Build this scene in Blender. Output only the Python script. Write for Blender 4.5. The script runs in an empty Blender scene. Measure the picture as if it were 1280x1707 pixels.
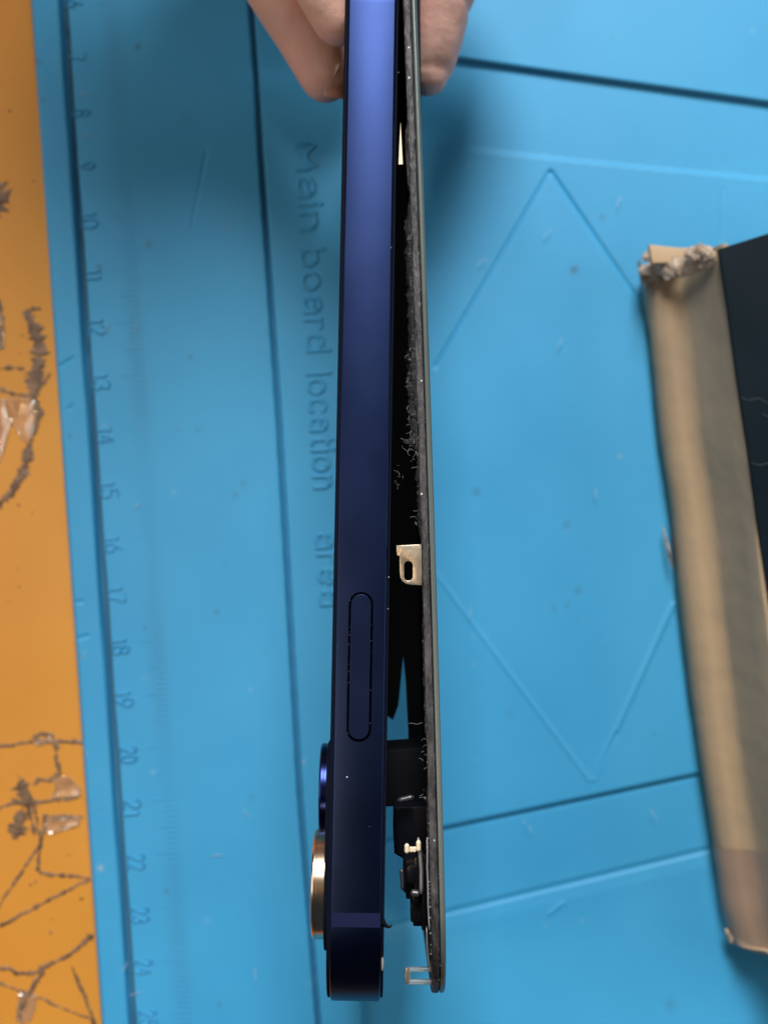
import bpy, bmesh, math, random
import numpy as np
from mathutils import Vector, Matrix, noise as mn
random.seed(7)
S = 0.001                      # everything below is written in millimetres
scene = bpy.context.scene
COL = scene.collection
R = math.radians
D = 280.0                      # camera height above the mat
K = 8.85                       # pixels (of the 1280 wide photo) per mm on the mat

# ------------------------------------------------------------------ camera
cd = bpy.data.cameras.new('camera'); cam = bpy.data.objects.new('camera', cd); COL.objects.link(cam)
cam.location = (0, 0, D*S)
cd.sensor_fit = 'VERTICAL'; cd.sensor_height = 24; cd.sensor_width = 18
cd.lens = 24*D/(1707/K)
cd.clip_start = 0.01; cd.clip_end = 20
cd.dof.use_dof = True; cd.dof.focus_distance = 0.197; cd.dof.aperture_fstop = 17
scene.camera = cam

# ------------------------------------------------------------------ light
w = bpy.data.worlds.new('World'); scene.world = w; w.use_nodes = True
w.node_tree.nodes['Background'].inputs[0].default_value = (0.55, 0.75, 1.0, 1)
w.node_tree.nodes['Background'].inputs[1].default_value = 0.05
def area(name, loc, target, sx, sy, power, col):
    l = bpy.data.lights.new(name, 'AREA'); l.shape = 'RECTANGLE'; l.size = sx*S; l.size_y = sy*S
    l.energy = power; l.color = col
    o = bpy.data.objects.new(name, l); COL.objects.link(o)
    o.location = Vector(loc)*S
    o.rotation_euler = (Vector(target)-Vector(loc)).to_track_quat('-Z', 'Y').to_euler()
    return o
area('window_light', (20, 680, 740), (0, 0, 0), 260, 380, 14.0, (1.0, 0.98, 0.97))
area('left_fill', (-620, 60, 560), (0, 0, 0), 420, 600, 1.9, (0.97, 0.98, 1.0))  # fill light added from the left, no source in view
area('right_fill', (700, 60, 520), (20, 0, 0), 300, 500, 1.7, (1.0, 0.98, 0.95))  # added fill from the right, no source in view
area('ring_glint_light', (-95, -20, 330), (-8, -50, 85), 18, 18, 0.13, (1.0, 0.66, 0.35))  # small warm light added for the lens ring's highlight
scene.view_settings.view_transform = 'Standard'; scene.view_settings.look = 'None'
scene.view_settings.exposure = 0.0; scene.view_settings.gamma = 1.0
scene.view_settings.use_curve_mapping = False

# ------------------------------------------------------------------ helpers
def P(px, py, z=0.0):
    s = K*D/(D-z)
    return Vector(((px-640)/s, (853.5-py)/s, z))

def lin(r, g, b):
    f = lambda c: (c/255/12.92) if c/255 <= 0.04045 else ((c/255+0.055)/1.055)**2.4
    return (f(r), f(g), f(b), 1)

def mat(name, col, rough=0.5, metal=0.0, col2=None, nscale=200, ndet=6, bump=0.0, bscale=600, spec=0.5,
        specks=None, coat=0, trans=0, sss=0, rough_var=0.0, stretch=None, sth=0.16):
    m = bpy.data.materials.new(name); m.use_nodes = True
    nt = m.node_tree; N = nt.nodes; L = nt.links
    b = N['Principled BSDF']
    b.inputs['Base Color'].default_value = col; b.inputs['Roughness'].default_value = rough
    b.inputs['Metallic'].default_value = metal; b.inputs['Specular IOR Level'].default_value = spec
    b.inputs['Coat Weight'].default_value = coat; b.inputs['Transmission Weight'].default_value = trans
    if sss:
        b.inputs['Subsurface Weight'].default_value = sss
        b.inputs['Subsurface Radius'].default_value = (1.0, 0.35, 0.18)
        b.inputs['Subsurface Scale'].default_value = 0.0025
    tc = N.new('ShaderNodeTexCoord'); src = tc.outputs['Object']
    if stretch:
        mp = N.new('ShaderNodeMapping'); mp.inputs['Scale'].default_value = stretch
        L.new(src, mp.inputs[0]); src = mp.outputs[0]
    out = None
    if col2:
        n = N.new('ShaderNodeTexNoise'); n.inputs['Scale'].default_value = nscale; n.inputs['Detail'].default_value = ndet
        L.new(src, n.inputs['Vector'])
        r = N.new('ShaderNodeValToRGB'); r.color_ramp.elements[0].position = 0.35; r.color_ramp.elements[1].position = 0.68
        r.color_ramp.elements[0].color = col; r.color_ramp.elements[1].color = col2
        L.new(n.outputs[0], r.inputs[0]); out = r.outputs[0]
        if rough_var:
            mr = N.new('ShaderNodeMapRange'); mr.inputs[3].default_value = rough-rough_var; mr.inputs[4].default_value = rough+rough_var
            L.new(n.outputs[0], mr.inputs[0]); L.new(mr.outputs[0], b.inputs['Roughness'])
    if specks:
        sc, th, scol = specks
        v = N.new('ShaderNodeTexVoronoi'); v.inputs['Scale'].default_value = sc
        L.new(tc.outputs['Object'], v.inputs['Vector'])
        lt = N.new('ShaderNodeMath'); lt.operation = 'LESS_THAN'; lt.inputs[1].default_value = sth
        L.new(v.outputs['Distance'], lt.inputs[0])
        sp = N.new('ShaderNodeSeparateColor'); L.new(v.outputs['Color'], sp.inputs[0])
        g = N.new('ShaderNodeMath'); g.operation = 'GREATER_THAN'; g.inputs[1].default_value = th
        L.new(sp.outputs[0], g.inputs[0])
        mu = N.new('ShaderNodeMath'); mu.operation = 'MULTIPLY'
        L.new(lt.outputs[0], mu.inputs[0]); L.new(g.outputs[0], mu.inputs[1])
        mx = N.new('ShaderNodeMix'); mx.data_type = 'RGBA'
        L.new(mu.outputs[0], mx.inputs[0])
        if out: L.new(out, mx.inputs[6])
        else: mx.inputs[6].default_value = col
        mx.inputs[7].default_value = scol; out = mx.outputs[2]
        if metal:
            mm = N.new('ShaderNodeMath'); mm.operation = 'MULTIPLY_ADD'; mm.inputs[1].default_value = -metal; mm.inputs[2].default_value = metal
            L.new(mu.outputs[0], mm.inputs[0]); L.new(mm.outputs[0], b.inputs['Metallic'])
    if out: L.new(out, b.inputs['Base Color'])
    if bump:
        n2 = N.new('ShaderNodeTexNoise'); n2.inputs['Scale'].default_value = bscale; n2.inputs['Detail'].default_value = 5
        L.new(src, n2.inputs['Vector'])
        bp = N.new('ShaderNodeBump'); bp.inputs['Strength'].default_value = bump; bp.inputs['Distance'].default_value = 0.0003
        L.new(n2.outputs[0], bp.inputs['Height']); L.new(bp.outputs[0], b.inputs['Normal'])
    return m

def meta(o, label=None, cat=None, group=None, kind=None):
    if label: o['label'] = label
    if cat: o['category'] = cat
    if group: o['group'] = group
    if kind: o['kind'] = kind
    return o

def empty(name, loc):
    o = bpy.data.objects.new(name, None); COL.objects.link(o); o.location = Vector(loc)*S
    o.empty_display_size = 0.01
    return o

def root_loc(o):
    v = Vector((0, 0, 0))
    while o: v += o.location; o = o.parent
    return v

def link(name, me, material, parent=None, smooth=40):
    """me holds world coordinates in mm"""
    off = root_loc(parent)
    me.transform(Matrix.Scale(S, 4)); me.transform(Matrix.Translation(-off))
    me.materials.clear(); me.materials.append(material)
    if smooth:
        me.polygons.foreach_set('use_smooth', [True]*len(me.polygons))
        me.set_sharp_from_angle(angle=R(smooth))
    me.update()
    o = bpy.data.objects.new(name, me); COL.objects.link(o)
    if parent: o.parent = parent
    return o

def raw(verts, faces):
    me = bpy.data.meshes.new('m'); me.from_pydata([tuple(v) for v in verts], [], faces); me.validate(); return me

def plate(polys, depth, bevel=0.0, res=2):
    """closed 2D loops (first outer, next holes) -> solid centred on z=0, total thickness depth"""
    c = bpy.data.curves.new('c', 'CURVE'); c.dimensions = '2D'; c.fill_mode = 'BOTH'
    for poly in polys:
        s = c.splines.new('POLY'); s.points.add(len(poly)-1)
        for i, p in enumerate(poly): s.points[i].co = (p[0], p[1], 0, 1)
        s.use_cyclic_u = True
    c.extrude = max(depth/2-bevel, 0.001); c.bevel_depth = bevel; c.bevel_resolution = res; c.offset = -bevel
    o = bpy.data.objects.new('c', c); COL.objects.link(o)
    bpy.context.view_layer.update()
    me = bpy.data.meshes.new_from_object(o.evaluated_get(bpy.context.evaluated_depsgraph_get()))
    bpy.data.objects.remove(o); bpy.data.curves.remove(c)
    bm = bmesh.new(); bm.from_mesh(me); bmesh.ops.remove_doubles(bm, verts=bm.verts, dist=0.001)
    bmesh.ops.recalc_face_normals(bm, faces=bm.faces); bm.to_mesh(me); bm.free()
    return me

def px_plate(polys, z, depth, bevel=0.0):
    q = [[P(x, y, z).to_2d() for x, y in poly] for poly in polys]
    me = plate(q, depth, bevel); me.transform(Matrix.Translation((0, 0, z))); return me

def box_bm(bm, c, size, rot=None, bevel=0.0):
    r = bmesh.ops.create_cube(bm, size=1.0)
    m = Matrix.Translation(c) @ (rot.to_4x4() if rot else Matrix()) @ Matrix.Diagonal((*size, 1))
    bmesh.ops.transform(bm, matrix=m, verts=r['verts'])
    if bevel:
        es = list({e for v in r['verts'] for e in v.link_edges})
        bmesh.ops.bevel(bm, geom=es, offset=bevel, segments=2, affect='EDGES', profile=0.6)

def frombm(bm):
    me = bpy.data.meshes.new('m'); bm.to_mesh(me); bm.free(); return me

def tube_v(pts, rad, sides=6):
    """tube mesh data along pts; rad float or list"""
    V = []; F = []
    n = len(pts)
    if not hasattr(rad, '__len__'): rad = [rad]*n
    for i, p in enumerate(pts):
        t = (Vector(pts[min(i+1, n-1)])-Vector(pts[max(i-1, 0)])).normalized()
        a = t.orthogonal().normalized(); b = t.cross(a)
        for k in range(sides):
            an = 2*math.pi*k/sides
            V.append(Vector(p)+(a*math.cos(an)+b*math.sin(an))*rad[i])
    for i in range(n-1):
        for k in range(sides):
            k2 = (k+1) % sides
            F.append((i*sides+k, i*sides+k2, (i+1)*sides+k2, (i+1)*sides+k))
    F.append(tuple(range(sides))[::-1]); F.append(tuple((n-1)*sides+k for k in range(sides)))
    return V, F

def merge(parts):
    V = []; F = []
    for v, f in parts:
        o = len(V); V += v; F += [tuple(i+o for i in q) for q in f]
    return raw(V, F)

def resample(pts, n):
    L_ = [0]
    for a, b in zip(pts[:-1], pts[1:]): L_.append(L_[-1]+math.hypot(b[0]-a[0], b[1]-a[1]))
    out = []
    for i in range(n):
        t = L_[-1]*i/(n-1); k = max(j for j in range(len(L_)) if L_[j] <= t+1e-9); k = min(k, len(pts)-2)
        f = (t-L_[k])/(L_[k+1]-L_[k]); out.append((pts[k][0]+(pts[k+1][0]-pts[k][0])*f, pts[k][1]+(pts[k+1][1]-pts[k][1])*f))
    return out

# ------------------------------------------------------------------ materials
M = {}
M['table'] = mat('orange_tabletop', (0.54, 0.22, 0.027, 1), 0.35, col2=(0.65, 0.285, 0.043, 1), nscale=14, bump=0.25, bscale=90, coat=0.3)
M['crack'] = mat('grimy_crack', (0.09, 0.048, 0.024, 1), 0.5, col2=(0.27, 0.155, 0.08, 1), nscale=420, bump=0.9, bscale=900)
M['flake'] = mat('yellowed_film', (0.85, 0.66, 0.40, 1), 0.12, col2=(0.62, 0.45, 0.26, 1), nscale=260, bump=1.0, bscale=260, coat=0.8, trans=0.7)
M['frame'] = mat('blue_anodised_metal', (0.0105, 0.0180, 0.054, 1), 0.345, 1.0, col2=(0.0132, 0.0222, 0.065, 1), nscale=45, bump=0.006, bscale=3500,
                 specks=(420, 0.6, (0.4, 0.5, 0.8, 1)), rough_var=0.10, sth=0.04)
M['frame_plain'] = mat('dark_blue_metal', (0.03, 0.06, 0.20, 1), 0.36, 0.9)
M['band'] = mat('antenna_band_plastic', (0.003, 0.006, 0.035, 1), 0.6, spec=0.15)
M['black'] = mat('black_plastic', (0.0025, 0.003, 0.004, 1), 0.65, spec=0.12)
M['blackgloss'] = mat('glossy_black', (0.003, 0.0035, 0.006, 1), 0.3, spec=0.3)
M['backglass'] = mat('back_glass', (0.003, 0.005, 0.012, 1), 0.7, spec=0.04)
M['gold'] = mat('ring_metal_gold_reflection', (0.66, 0.50, 0.36, 1), 0.22, 1.0, col2=(0.50, 0.37, 0.26, 1), nscale=300, rough_var=0.06)  # orange table's reflection put into the ring's base colour
M['bluering'] = mat('dark_blue_ring_metal', (0.014, 0.022, 0.09, 1), 0.25, 1.0)
M['clip'] = mat('champagne_metal', (0.52, 0.44, 0.33, 1), 0.36, 0.8, col2=(0.38, 0.32, 0.24, 1), nscale=500, bump=0.2, bscale=1200)
M['cream'] = mat('cream_foil', (0.80, 0.70, 0.52, 1), 0.5)
M['silver'] = mat('silver_metal', (0.6, 0.6, 0.62, 1), 0.32, 0.8)
M['bezel'] = mat('worn_grey_bezel', (0.008, 0.008, 0.009, 1), 0.5, col2=(0.052, 0.049, 0.052, 1), nscale=900, bump=1.0, bscale=2200,
                 specks=(1300, 0.9, (0.6, 0.6, 0.6, 1)), stretch=(1, 0.25, 1))
M['glassedge'] = mat('ground_glass_edge', (0.055, 0.075, 0.068, 1), 0.3, col2=(0.085, 0.105, 0.095, 1), nscale=200, stretch=(1, 0.15, 1), spec=0.6)
M['adhesive'] = mat('torn_adhesive', (0.003, 0.003, 0.004, 1), 0.5, col2=(0.010, 0.010, 0.012, 1), nscale=1300, spec=0.22, bump=0.4, bscale=2500,
                    specks=(1900, 0.96, (0.45, 0.45, 0.45, 1)))
M['fibre'] = mat('pale_fibre', (0.22, 0.22, 0.22, 1), 0.5)
M['clear'] = mat('clear_plastic', (0.42, 0.50, 0.52, 1), 0.2, trans=0.6)
M['kraft'] = mat('kraft_card', (0.50, 0.355, 0.21, 1), 0.7, col2=(0.42, 0.305, 0.19, 1), nscale=60, bump=0.35, bscale=300, stretch=(1, 1, 1))
M['greycard'] = mat('grey_brown_card', (0.30, 0.25, 0.175, 1), 0.75, col2=(0.25, 0.205, 0.145, 1), nscale=60, bump=0.35, bscale=300)
M['seam'] = mat('dark_seam', (0.0005, 0.0006, 0.001, 1), 1.0, spec=0.0)
M['tape'] = mat('brown_parcel_tape', (0.39, 0.265, 0.18, 1), 0.5, col2=(0.32, 0.22, 0.15, 1), nscale=50, bump=0.3, bscale=120)
M['torn'] = mat('torn_card_fibre', (0.36, 0.27, 0.185, 1), 0.9, col2=(0.66, 0.55, 0.44, 1), nscale=330, bump=1.0, bscale=700)
M['lid'] = mat('black_lid', (0.003, 0.008, 0.012, 1), 0.55, col2=(0.006, 0.012, 0.017, 1), nscale=40, spec=0.06, bump=0.1, bscale=500)
M['scratch'] = mat('pale_scratch', (0.035, 0.045, 0.05, 1), 0.7)
M['nail'] = mat('fingernail', (0.52, 0.27, 0.22, 1), 0.28, sss=0.2)
M['nailtip'] = mat('nail_edge', (0.75, 0.62, 0.50, 1), 0.3)
M['skin'] = mat('skin', (0.59, 0.37, 0.295, 1), 0.5, col2=(0.70, 0.38, 0.32, 1), nscale=110, bump=0.38, bscale=900, sss=0.3)

# silicone: blue with stains and painted groove shade stored as a colour attribute (they have shapes of their own)
def silicone():
    m = bpy.data.materials.new('blue_silicone'); m.use_nodes = True
    nt = m.node_tree; N = nt.nodes; L = nt.links; b = N['Principled BSDF']
    tc = N.new('ShaderNodeTexCoord')
    n = N.new('ShaderNodeTexNoise'); n.inputs['Scale'].default_value = 26; n.inputs['Detail'].default_value = 7
    L.new(tc.outputs['Object'], n.inputs['Vector'])
    r = N.new('ShaderNodeValToRGB'); e = r.color_ramp.elements
    e[0].position = 0.3; e[0].color = (0.034, 0.280, 0.520, 1); e[1].position = 0.7; e[1].color = (0.046, 0.325, 0.580, 1)
    L.new(n.outputs[0], r.inputs[0])
    at = N.new('ShaderNodeAttribute'); at.attribute_name = 'stain_shade'
    sp = N.new('ShaderNodeSeparateColor'); L.new(at.outputs['Color'], sp.inputs[0])
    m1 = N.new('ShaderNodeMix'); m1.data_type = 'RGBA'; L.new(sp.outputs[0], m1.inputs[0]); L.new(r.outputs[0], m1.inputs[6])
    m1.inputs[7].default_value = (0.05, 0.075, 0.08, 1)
    m2 = N.new('ShaderNodeMix'); m2.data_type = 'RGBA'; L.new(sp.outputs[1], m2.inputs[0]); L.new(m1.outputs[2], m2.inputs[6])
    m2.inputs[7].default_value = (0.26, 0.40, 0.50, 1)
    L.new(m2.outputs[2], b.inputs['Base Color'])
    b.inputs['Roughness'].default_value = 0.52; b.inputs['Specular IOR Level'].default_value = 0.4
    n2 = N.new('ShaderNodeTexNoise'); n2.inputs['Scale'].default_value = 900; n2.inputs['Detail'].default_value = 3
    L.new(tc.outputs['Object'], n2.inputs['Vector'])
    bp = N.new('ShaderNodeBump'); bp.inputs['Strength'].default_value = 0.12; bp.inputs['Distance'].default_value = 0.0002
    L.new(n2.outputs[0], bp.inputs['Height']); L.new(bp.outputs[0], b.inputs['Normal'])
    return m
M['silicone'] = silicone()
ks = M['kraft'].copy(); ks.name = 'kraft_card_greyed'; M['kraft_side'] = ks
nt = ks.node_tree; at = nt.nodes.new('ShaderNodeAttribute'); at.attribute_name = 'stain_shade'
mx = nt.nodes.new('ShaderNodeMix'); mx.data_type = 'RGBA'; sp = nt.nodes.new('ShaderNodeSeparateColor')
nt.links.new(at.outputs['Color'], sp.inputs[0]); nt.links.new(sp.outputs[0], mx.inputs[0])
lk = nt.nodes['Principled BSDF'].inputs['Base Color'].links[0].from_socket
nt.links.new(lk, mx.inputs[6]); mx.inputs[7].default_value = (0.36, 0.29, 0.195, 1)
nt.links.new(mx.outputs[2], nt.nodes['Principled BSDF'].inputs['Base Color'])

# ------------------------------------------------------------------ tabletop
TZ = -5.0
me = raw([(-420, -420, TZ), (420, -420, TZ), (420, 520, TZ), (-420, 520, TZ),
          (-420, -420, TZ-25), (420, -420, TZ-25), (420, 520, TZ-25), (-420, 520, TZ-25)],
         [(0, 1, 2, 3), (7, 6, 5, 4), (0, 4, 5, 1), (1, 5, 6, 2), (2, 6, 7, 3), (3, 7, 4, 0)])
meta(link('table_top', me, M['table'], None, 0), 'orange laminate tabletop under the blue mat', None, None, 'structure')

# ------------------------------------------------------------------ cracked film on the table
film = meta(empty('cracked_film', P(60, 1300, TZ)), 'cracked grimy clear film stuck to the orange tabletop left of the mat', 'film')
k4 = 2.909
def Z4(pts): return [(x/k4, 1120+y/k4) for x, y in pts]
def Z3(pts): return [(x/k4, 560+y/k4) for x, y in pts]
def Z2(pts): return [(x/k4, y/k4) for x, y in pts]
cr = [(Z4([(-60, 372), (0, 365), (80, 350), (150, 340), (250, 335), (400, 342)]), 3.6),
      (Z4([(160, 325), (200, 300), (255, 310), (270, 340), (275, 430), (295, 490), (240, 530), (190, 520), (165, 550)]), 4.0),
      (Z4([(-60, 690), (0, 660), (70, 635), (180, 630), (300, 622), (400, 605)]), 3.6),
      (Z4([(90, 500), (130, 560), (165, 640), (185, 740), (200, 830), (185, 960), (200, 975), (300, 985), (440, 1000)]), 3.3),
      (Z4([(200, 830), (100, 980), (0, 1130), (-60, 1220)]), 2.8),
      (Z4([(-60, 1265), (0, 1235), (80, 1190), (160, 1150), (250, 1100), (330, 1060), (440, 1005)]), 3.6),
      (Z4([(-60, 1440), (0, 1440), (50, 1440), (80, 1465), (180, 1460), (260, 1410), (340, 1370), (400, 1320), (455, 1275)]), 4.4),
      (Z4([(-40, 1495), (0, 1510), (100, 1550), (200, 1580), (300, 1630), (460, 1690)]), 3.0),
      (Z4([(350, 1430), (390, 1520), (440, 1650), (470, 1740)]), 3.4),
      (Z4([(410, 705), (330, 700), (220, 700), (210, 800), (200, 830)]), 3.2),
      (Z4([(210, 1450), (160, 1530), (120, 1600), (90, 1650), (130, 1760)]), 5.0),
      (Z4([(95, 530), (125, 620), (95, 720), (75, 810)]), 21),
      (Z4([(130, 640), (150, 700), (170, 790)]), 7),
      (Z3([(180, -60), (195, 60), (185, 150), (170, 220), (165, 300)]), 22),
      (Z3([(-40, 250), (0, 260), (80, 285), (165, 300)]), 3.4),
      (Z3([(165, 300), (185, 380), (150, 520), (120, 650), (60, 760), (-20, 830)]), 12),
      (Z3([(0, 160), (60, 152), (120, 160)]), 4),
      (Z3([(245, 180), (215, 230), (170, 240)]), 4),
      (Z2([(-30, 900), (15, 965), (-30, 1050)]), 26),
      (Z2([(130, 1505), (165, 1600), (195, 1720)]), 14),
      (Z2([(125, 1510), (200, 1495)]), 4),
      (Z2([(-10, 1440), (15, 1560), (5, 1700)]), 5)]
parts = []
for pts, wd in cr:
    pp = []
    for (x0, y0), (x1, y1) in zip(pts[:-1], pts[1:]):
        n = max(2, int(math.hypot(x1-x0, y1-y0)/2.2))
        for i in range(n): pp.append((x0+(x1-x0)*i/n, y0+(y1-y0)*i/n))
    pp.append(pts[-1])
    V = []; F = []; n = len(pp)
    for i, (x, y) in enumerate(pp):
        a = pp[max(i-1, 0)]; b = pp[min(i+1, n-1)]
        t = Vector((b[0]-a[0], b[1]-a[1])).normalized(); nr = Vector((-t.y, t.x))
        jit = mn.noise(Vector((x*.06, y*.06, wd)))*3.0 + mn.noise(Vector((x*.3, y*.3, wd)))*1.1
        ww = wd*0.5*(1.8 if wd < 6 else 1.25)*(0.85+1.1*mn.noise(Vector((x*.12, y*.12, 9)))+0.55*mn.noise(Vector((x*.7, y*.7, 3))))
        ww = max(ww, 0.35) * (0.3+0.7*math.sin(math.pi*min(1, (min(i, n-1-i)+1)/5)/2))
        c = Vector((x, y))+nr*jit*0.6
        for k, q in enumerate((-1, -0.45, 0.1, 0.55, 1)):
            h = (0, .16, .26, .15, 0)[k]*(0.7+0.8*mn.noise(Vector((x, y, k))))
            p = c+nr*ww*q*(1+0.5*mn.noise(Vector((x*.8, y*.8, k*5))) if abs(q) == 1 else 1)
            V.append(P(p.x, p.y, TZ)+Vector((0, 0, 0.02+max(h, 0)*min(1, wd/6)+0.01)))
        if i:
            o = (i-1)*5
            for k in range(4): F.append((o+k, o+k+1, o+k+6, o+k+5))
    link('crack_line', raw(V, F), M['crack'], film)
flk = [Z3([(20, 300), (160, 300), (190, 350), (160, 510), (120, 520), (60, 430), (15, 380)]),
       Z4([(260, 520), (330, 500), (395, 560), (390, 605), (250, 612), (270, 560)]),
       Z4([(225, 710), (395, 705), (380, 745), (250, 790), (215, 760)]),
       Z4([(160, 330), (245, 312), (262, 340), (170, 352)]),
       Z3([(-20, 330), (10, 300), (60, 420), (10, 600), (-20, 640)]),
       Z4([(90, 1560), (190, 1570), (150, 1700), (80, 1700)]),
       Z2([(-10, 1500), (20, 1560), (25, 1680), (-10, 1700)]),
       Z3([(-10, 0), (25, 5), (30, 55), (-10, 70)])]
parts = []
for f in flk:
    cx = sum(p[0] for p in f)/len(f); cy = sum(p[1] for p in f)/len(f)
    V = [P(cx, cy, TZ)+Vector((0, 0, 0.05))]; F = []
    ring = []
    n = len(f)
    for i in range(n):
        for t in (0, .25, .5, .75):
            a = f[i]; b = f[(i+1) % n]
            ring.append((a[0]+(b[0]-a[0])*t+random.uniform(-.8, .8), a[1]+(b[1]-a[1])*t+random.uniform(-.8, .8)))
    m_ = len(ring)
    for s_, hh in ((0.7, 0.12), (0.92, 0.55), (1.0, 0.3), (1.0, 0.02)):
        for i, (x, y) in enumerate(ring):
            h = hh*(0.55+0.9*mn.noise(Vector((x*.09, y*.09, 4)))) if hh > .05 else hh
            V.append(P(cx+(x-cx)*s_, cy+(y-cy)*s_, TZ)+Vector((0, 0, max(h, 0.02))))
    for i in range(m_):
        j = (i+1) % m_
        F.append((0, 1+i, 1+j))
        for q in range(3): F.append((1+q*m_+i, 1+(q+1)*m_+i, 1+(q+1)*m_+j, 1+q*m_+j))
    link('loose_flake', raw(V, F), M['flake'], film)
parts = []
for x, y in [(25, 131), (17, 185), (57, 302), (20, 345), (35, 590), (42, 625), (30, 948), (33, 978), (15, 1003), (50, 1152), (52, 1475), (88, 1532), (85, 1555), (115, 1425), (60, 1470), (137, 1498), (32, 842), (55, 855), (37, 560)]:
    r = random.uniform(1.2, 3.0)
    ring = [P(x+math.cos(a)*r*random.uniform(.6, 1.2), y+math.sin(a)*r*random.uniform(.6, 1.2), TZ)+Vector((0, 0, 0.02)) for a in [i*math.pi/4 for i in range(8)]]
    link('dirt_speck', raw([P(x, y, TZ)+Vector((0, 0, 0.25))]+ring, [(0, 1+(i+1) % 8, 1+i) for i in range(8)]), M['crack'], film)

# ------------------------------------------------------------------ silicone mat: height field with steps and grooves
mato = meta(empty('silicone_mat', (0, 0, TZ)), 'blue silicone repair mat with embossed ruler and lettering lying on the orange table', 'repair mat')
dx = 0.3
xs = np.arange(-80, 128, dx); ys = np.concatenate([np.arange(-260, -128, 3.0), np.arange(-128, 150, dx)])
# left mat edge runs from (50,0) to (168,1707): shear the grid so the border follows it
X, Y = np.meshgrid(xs, ys)
PY = 853.5-Y*K
edge_x = ((50+118*PY/1707)-640)/K
X = np.where(X < 0, edge_x + (X+80)/80*(0-edge_x), X)
PX = X*K+640
def seg(ax, ay, bx, by):
    """signed distance (px) to infinite line and position along it 0..1"""
    tx, ty = bx-ax, by-ay; ln = math.hypot(tx, ty)
    t = ((PX-ax)*tx+(PY-ay)*ty)/ln**2
    d = ((PX-ax)*(-ty)+(PY-ay)*tx)/ln      # >0: to the left-hand/below side in picture terms
    return d, t
def sm(x, a, b):
    t = np.clip((x-a)/(b-a), 0, 1); return t*t*(3-2*t)
def bandp(d, w, soft=2.0): return 1-sm(np.abs(d), w/2-soft*0.5, w/2+soft)
Zf = np.zeros_like(X)
# rounded outer border
de = PX-(50+118*PY/1707)
Zf -= 1.2*(1-sm(de, 0, 9))**2
# groove beside the ruler
dg = PX-(105+116*PY/1707)
Zf -= 4.2*bandp(dg, 11.5, 1.8)
Zf -= 0.25*sm(dg, -2, 2)
# line between ruler panel and middle panel
knx = np.interp(PY, [-300, 0, 330, 700, 1330, 1707, 2000], [400, 418, 440, 465, 500, 530, 552])
dl = PX-knx
Zf -= 2.0*bandp(dl, 6, 3); Zf -= 0.15*sm(dl, -2, 2)
right = sm(PX, 600, 612)
# upper trench  A (drop) .. B (rise)
dA, _ = seg(750, 95, 1280, 170)
dB, _ = seg(690, 235, 1180, 285)
warp = 6*np.sin(PX/90.0)
far = 1-sm(PX, 1195, 1215)
Zf -= right*(1.5*sm(dA, -4, 5)) - right*(0.55*sm(dB+0.15*warp, -2, 4))
dC, _ = seg(740, 1385, 1165, 1295)
dD, _ = seg(745, 1527, 1180, 1422)
Zf -= right*(0.9*sm(dC, -5, 6)); Zf -= right*0.25*bandp(dC, 8, 3)
Zf += right*(0.2*sm(dD, 2, 30)); Zf -= right*0.28*bandp(dD, 6, 5)
def line(ax, ay, bx, by, w, h):
    global Zf
    d, t = seg(ax, ay, bx, by)
    Zf += h*bandp(d, w, 1.6)*sm(t, -0.01, 0.01)*(1-sm(t, 0.99, 1.01))
line(918, 282, 725, 612, 4.5, -0.40); line(918, 282, 1070, 505, 4.5, -0.45)
line(725, 955, 986, 1306, 5, 0.13); line(990, 1302, 1125, 1005, 7, 0.28)
line(1205, 310, 1205, 400, 4, -0.08)
# small cuts and dents
line(990, 1300, 1030, 1222, 3, -0.35); line(915, 1530, 942, 1508, 5, 0.2)
line(60, 112, 75, 105, 3, -0.3); line(98, 612, 125, 595, 3, -0.35); line(114, 683, 124, 675, 3, -0.3)
line(318, 385, 345, 250, 4, -0.12); line(120, 1005, 140, 1003, 3, -0.3); line(128, 1065, 150, 1060, 3, -0.3)
# gentle unevenness
Zf += 0.04*np.sin(X*0.11+1)*np.cos(Y*0.07)+0.02*np.sin(X*0.31+Y*0.23)
ny, nx = X.shape
bot = TZ+0.02
V = np.stack([X, Y, Zf], -1).reshape(-1, 3)
idx = np.arange(nx*ny).reshape(ny, nx)
q = np.stack([idx[:-1, :-1], idx[:-1, 1:], idx[1:, 1:], idx[1:, :-1]], -1).reshape(-1, 4)
loop = np.concatenate([idx[0, :], idx[1:, -1], idx[-1, -2::-1], idx[-2:0:-1, 0]])
VB = V[loop].copy(); VB[:, 2] = bot
base = len(V); nb = len(loop)
V = np.concatenate([V, VB]); ii = np.arange(nb); jj = (ii+1) % nb
q2 = np.stack([loop[ii], base+ii, base+jj, loop[jj]], -1)
Fq = np.concatenate([q, q2])
me = bpy.data.meshes.new('mat')
me.vertices.add(len(V)); me.vertices.foreach_set('co', V.astype(np.float32).ravel())
me.loops.add(Fq.size); me.loops.foreach_set('vertex_index', Fq.astype(np.int32).ravel())
me.polygons.add(len(Fq)); me.polygons.foreach_set('loop_start', np.arange(0, Fq.size, 4, dtype=np.int32))
me.update(calc_edges=True); me.validate()
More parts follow.
